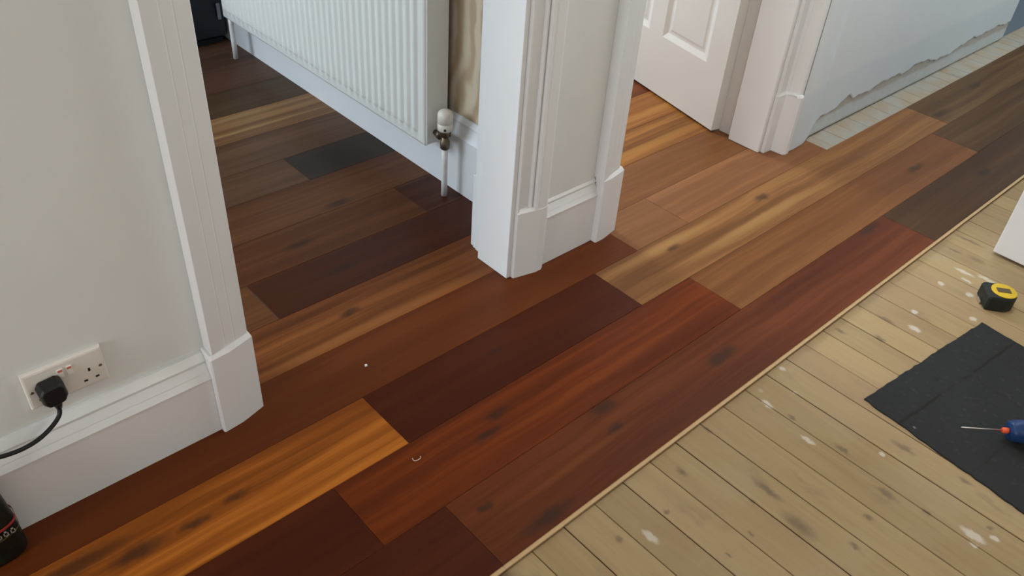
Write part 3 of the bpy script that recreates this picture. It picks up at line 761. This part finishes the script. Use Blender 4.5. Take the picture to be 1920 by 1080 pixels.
# ------------------------------------------------------------------ rubber mat on the boards
A = Vector((1.797, .466)); ux = Vector((.9945, -.1045)); uy = Vector((-.1045, -.9945)); MW, ML = .585, .60
bm = bmesh.new(); r3 = random.Random(11)
outl = []
def edge(p0, p1, nrm, k, amp):
    for i in range(k):
        t_ = i / k; j = r3.uniform(-amp, amp) if i else 0
        outl.append((p0[0] + (p1[0] - p0[0]) * t_ + nrm[0] * j, p0[1] + (p1[1] - p0[1]) * t_ + nrm[1] * j))
edge((0, 0), (MW, 0), (0, 1), 40, .0018); edge((MW, 0), (MW, ML), (1, 0), 40, .0018); edge((MW, ML), (0, ML), (0, 1), 40, .0018); edge((0, ML), (0, 0), (1, 0), 40, .0022)
loop0 = [bm.verts.new((x, y, 0)) for x, y in outl]; loop1 = [bm.verts.new((x, y, .0042)) for x, y in outl]
loop2 = [bm.verts.new((x + (.002 if x < MW / 2 else -.002), y + (.002 if y < ML / 2 else -.002), .0052)) for x, y in outl]
k = len(outl)
for a, b_ in ((loop0, loop1), (loop1, loop2)):
    for i in range(k): bm.faces.new((a[i], a[(i + 1) % k], b_[(i + 1) % k], b_[i]))
bm.faces.new(loop0[::-1]); bm.faces.new(loop2)
bmesh.ops.recalc_face_normals(bm, faces=bm.faces[:])
me = bpy.data.meshes.new('floor_mat'); bm.to_mesh(me); bm.free(); me.materials.append(SLATE)
sl = bpy.data.objects.new('floor_mat', me); C.objects.link(sl)
sl.matrix_world = Matrix(((ux.x, uy.x, 0, A.x), (ux.y, uy.y, 0, A.y), (0, 0, 1, -.0145), (0, 0, 0, 1)))
tag(sl, 'worn dark grey rectangular mat lying on the bare boards', 'mat')

# ------------------------------------------------------------------ screwdriver on the mat
p0 = Vector((1.862, .247, .0215)); p1 = Vector((1.9335, .1745, .0235)); ax = (p1 - p0).normalized()
sd = empty('screwdriver', (1.96, .15, -.0092)); tag(sd, 'blue handled screwdriver with a red collar lying on the dark mat', 'screwdriver')
Ms = Matrix.Translation(p0) @ ax.to_track_quat('Z', 'Y').to_matrix().to_4x4(); L_ = (p1 - p0).length
bm = bmesh.new(); lathe(bm, [(.0006, 0), (.0016, .003), (.0019, .012), (.0019, L_ + .002)], Ms, 10); obj('shaft', bm, STEEL, sd)
bm = bmesh.new(); lathe(bm, [(.0055, L_ - .001), (.0075, L_ + .002), (.0075, L_ + .012), (.0065, L_ + .0155)], Ms, 16); obj('collar', bm, ORANGER, sd)
bm = bmesh.new()
prof = [(.008, .0156), (.020, .0162), (.0255, .0195), (.0275, .030), (.0295, .050), (.028, .085), (.027, .11), (.030, .14), (.028, .155), (.014, .160)]
seg = 36; rings = []
for r, h in prof:
    rings.append([bm.verts.new(Ms @ Vector(((r * (1 - .05 * (math.cos(6 * 2 * math.pi * i / seg) > .3))) * math.cos(2 * math.pi * i / seg),
                 (r * (1 - .05 * (math.cos(6 * 2 * math.pi * i / seg) > .3))) * math.sin(2 * math.pi * i / seg), L_ + h))) for i in range(seg)])
for a, b_ in zip(rings, rings[1:]):
    for i in range(seg): bm.faces.new((a[i], a[(i + 1) % seg], b_[(i + 1) % seg], b_[i]))
bm.faces.new(rings[0][::-1]); bm.faces.new(rings[-1])
obj('handle', bm, BLUEP, sd, smooth=True)

# ------------------------------------------------------------------ tape measure
tm = empty('tape_measure', (2.50, .415, -.0148)); tag(tm, 'black tape measure with a round yellow label lying on the bare boards', 'tape measure')
ca, sa = math.cos(math.radians(-52)), math.sin(math.radians(-52))
Mt = Matrix(((ca, -sa, 0, 2.512), (sa, ca, 0, .416), (0, 0, 1, -.0146), (0, 0, 0, 1)))
def outline(rx, ex):
    P = [(rx * math.cos(a), rx * math.sin(a)) for a in [math.radians(-100 + 200 * i / 22) for i in range(23)]]
    return P + [(-ex, rx * .98), (-ex - .006, rx * .9), (-ex - .006, -rx * .9), (-ex, -rx * .98)]
bm = bmesh.new(); lv = []
for z, s in ((.0, .93), (.004, 1), (.043, 1), (.0485, .95), (.050, .90)):
    lv.append([bm.verts.new(Mt @ Vector((x * s, y * s, z))) for x, y in outline(.042, .043)])
k = len(lv[0])
for a, b_ in zip(lv, lv[1:]):
    for i in range(k): bm.faces.new((a[i], a[(i + 1) % k], b_[(i + 1) % k], b_[i]))
bm.faces.new(lv[0][::-1]); bm.faces.new(lv[-1])
obj('case', bm, RUBBERB, tm)
bm = bmesh.new(); lathe(bm, [(.037, .0502), (.037, .0520), (.035, .0527), (.020, .0520)], Mt @ Matrix.Translation((.003, 0, 0)), 32)
yl = obj('yellow_label', bm, YELLOWP, tm)
bm = bmesh.new(); add_box(bm, -.018, .022, -.010, .012, .0521, .0535, M=Mt); obj('label_badge', bm, TAPELBL, yl, bev=.003)
bm = bmesh.new(); add_box(bm, -.0535, -.0485, -.012, .012, .004, .0075, M=Mt); add_box(bm, -.0555, -.0535, -.012, .012, .001, .012, M=Mt); obj('end_hook', bm, STEEL, tm)

# ------------------------------------------------------------------ bits on the new planks
bm = bmesh.new()
v = [bm.verts.new(q) for q in ((.846, 1.358, .0004), (.853, 1.356, .0004), (.856, 1.362, .0006), (.850, 1.366, .0004), (.847, 1.359, .003), (.852, 1.358, .0035), (.854, 1.362, .003), (.850, 1.364, .0028))]
for f in ((0, 3, 2, 1), (4, 5, 6, 7), (0, 1, 5, 4), (1, 2, 6, 5), (2, 3, 7, 6), (3, 0, 4, 7)): bm.faces.new([v[i] for i in f])
tag(obj('paint_flake', bm, GLOSS, loc=(.85, 1.36, 0)), 'tiny white flake lying on the planks in the first doorway', 'flake')
bm = bmesh.new()
cc = [(.766 + .010 * math.cos(a), 1.033 + .008 * math.sin(a), .0018 + .0008 * math.sin(3 * a)) for a in [math.radians(150 + 200 * i / 14) for i in range(15)]]
tube(bm, cc, .0011, 6)
tag(obj('wood_shaving', bm, paint('pale_shaving', (.62, .52, .42), .7, .2), loc=(.766, 1.033, 0)), 'small pale curled shaving on the planks beside the orange plank', 'shaving')
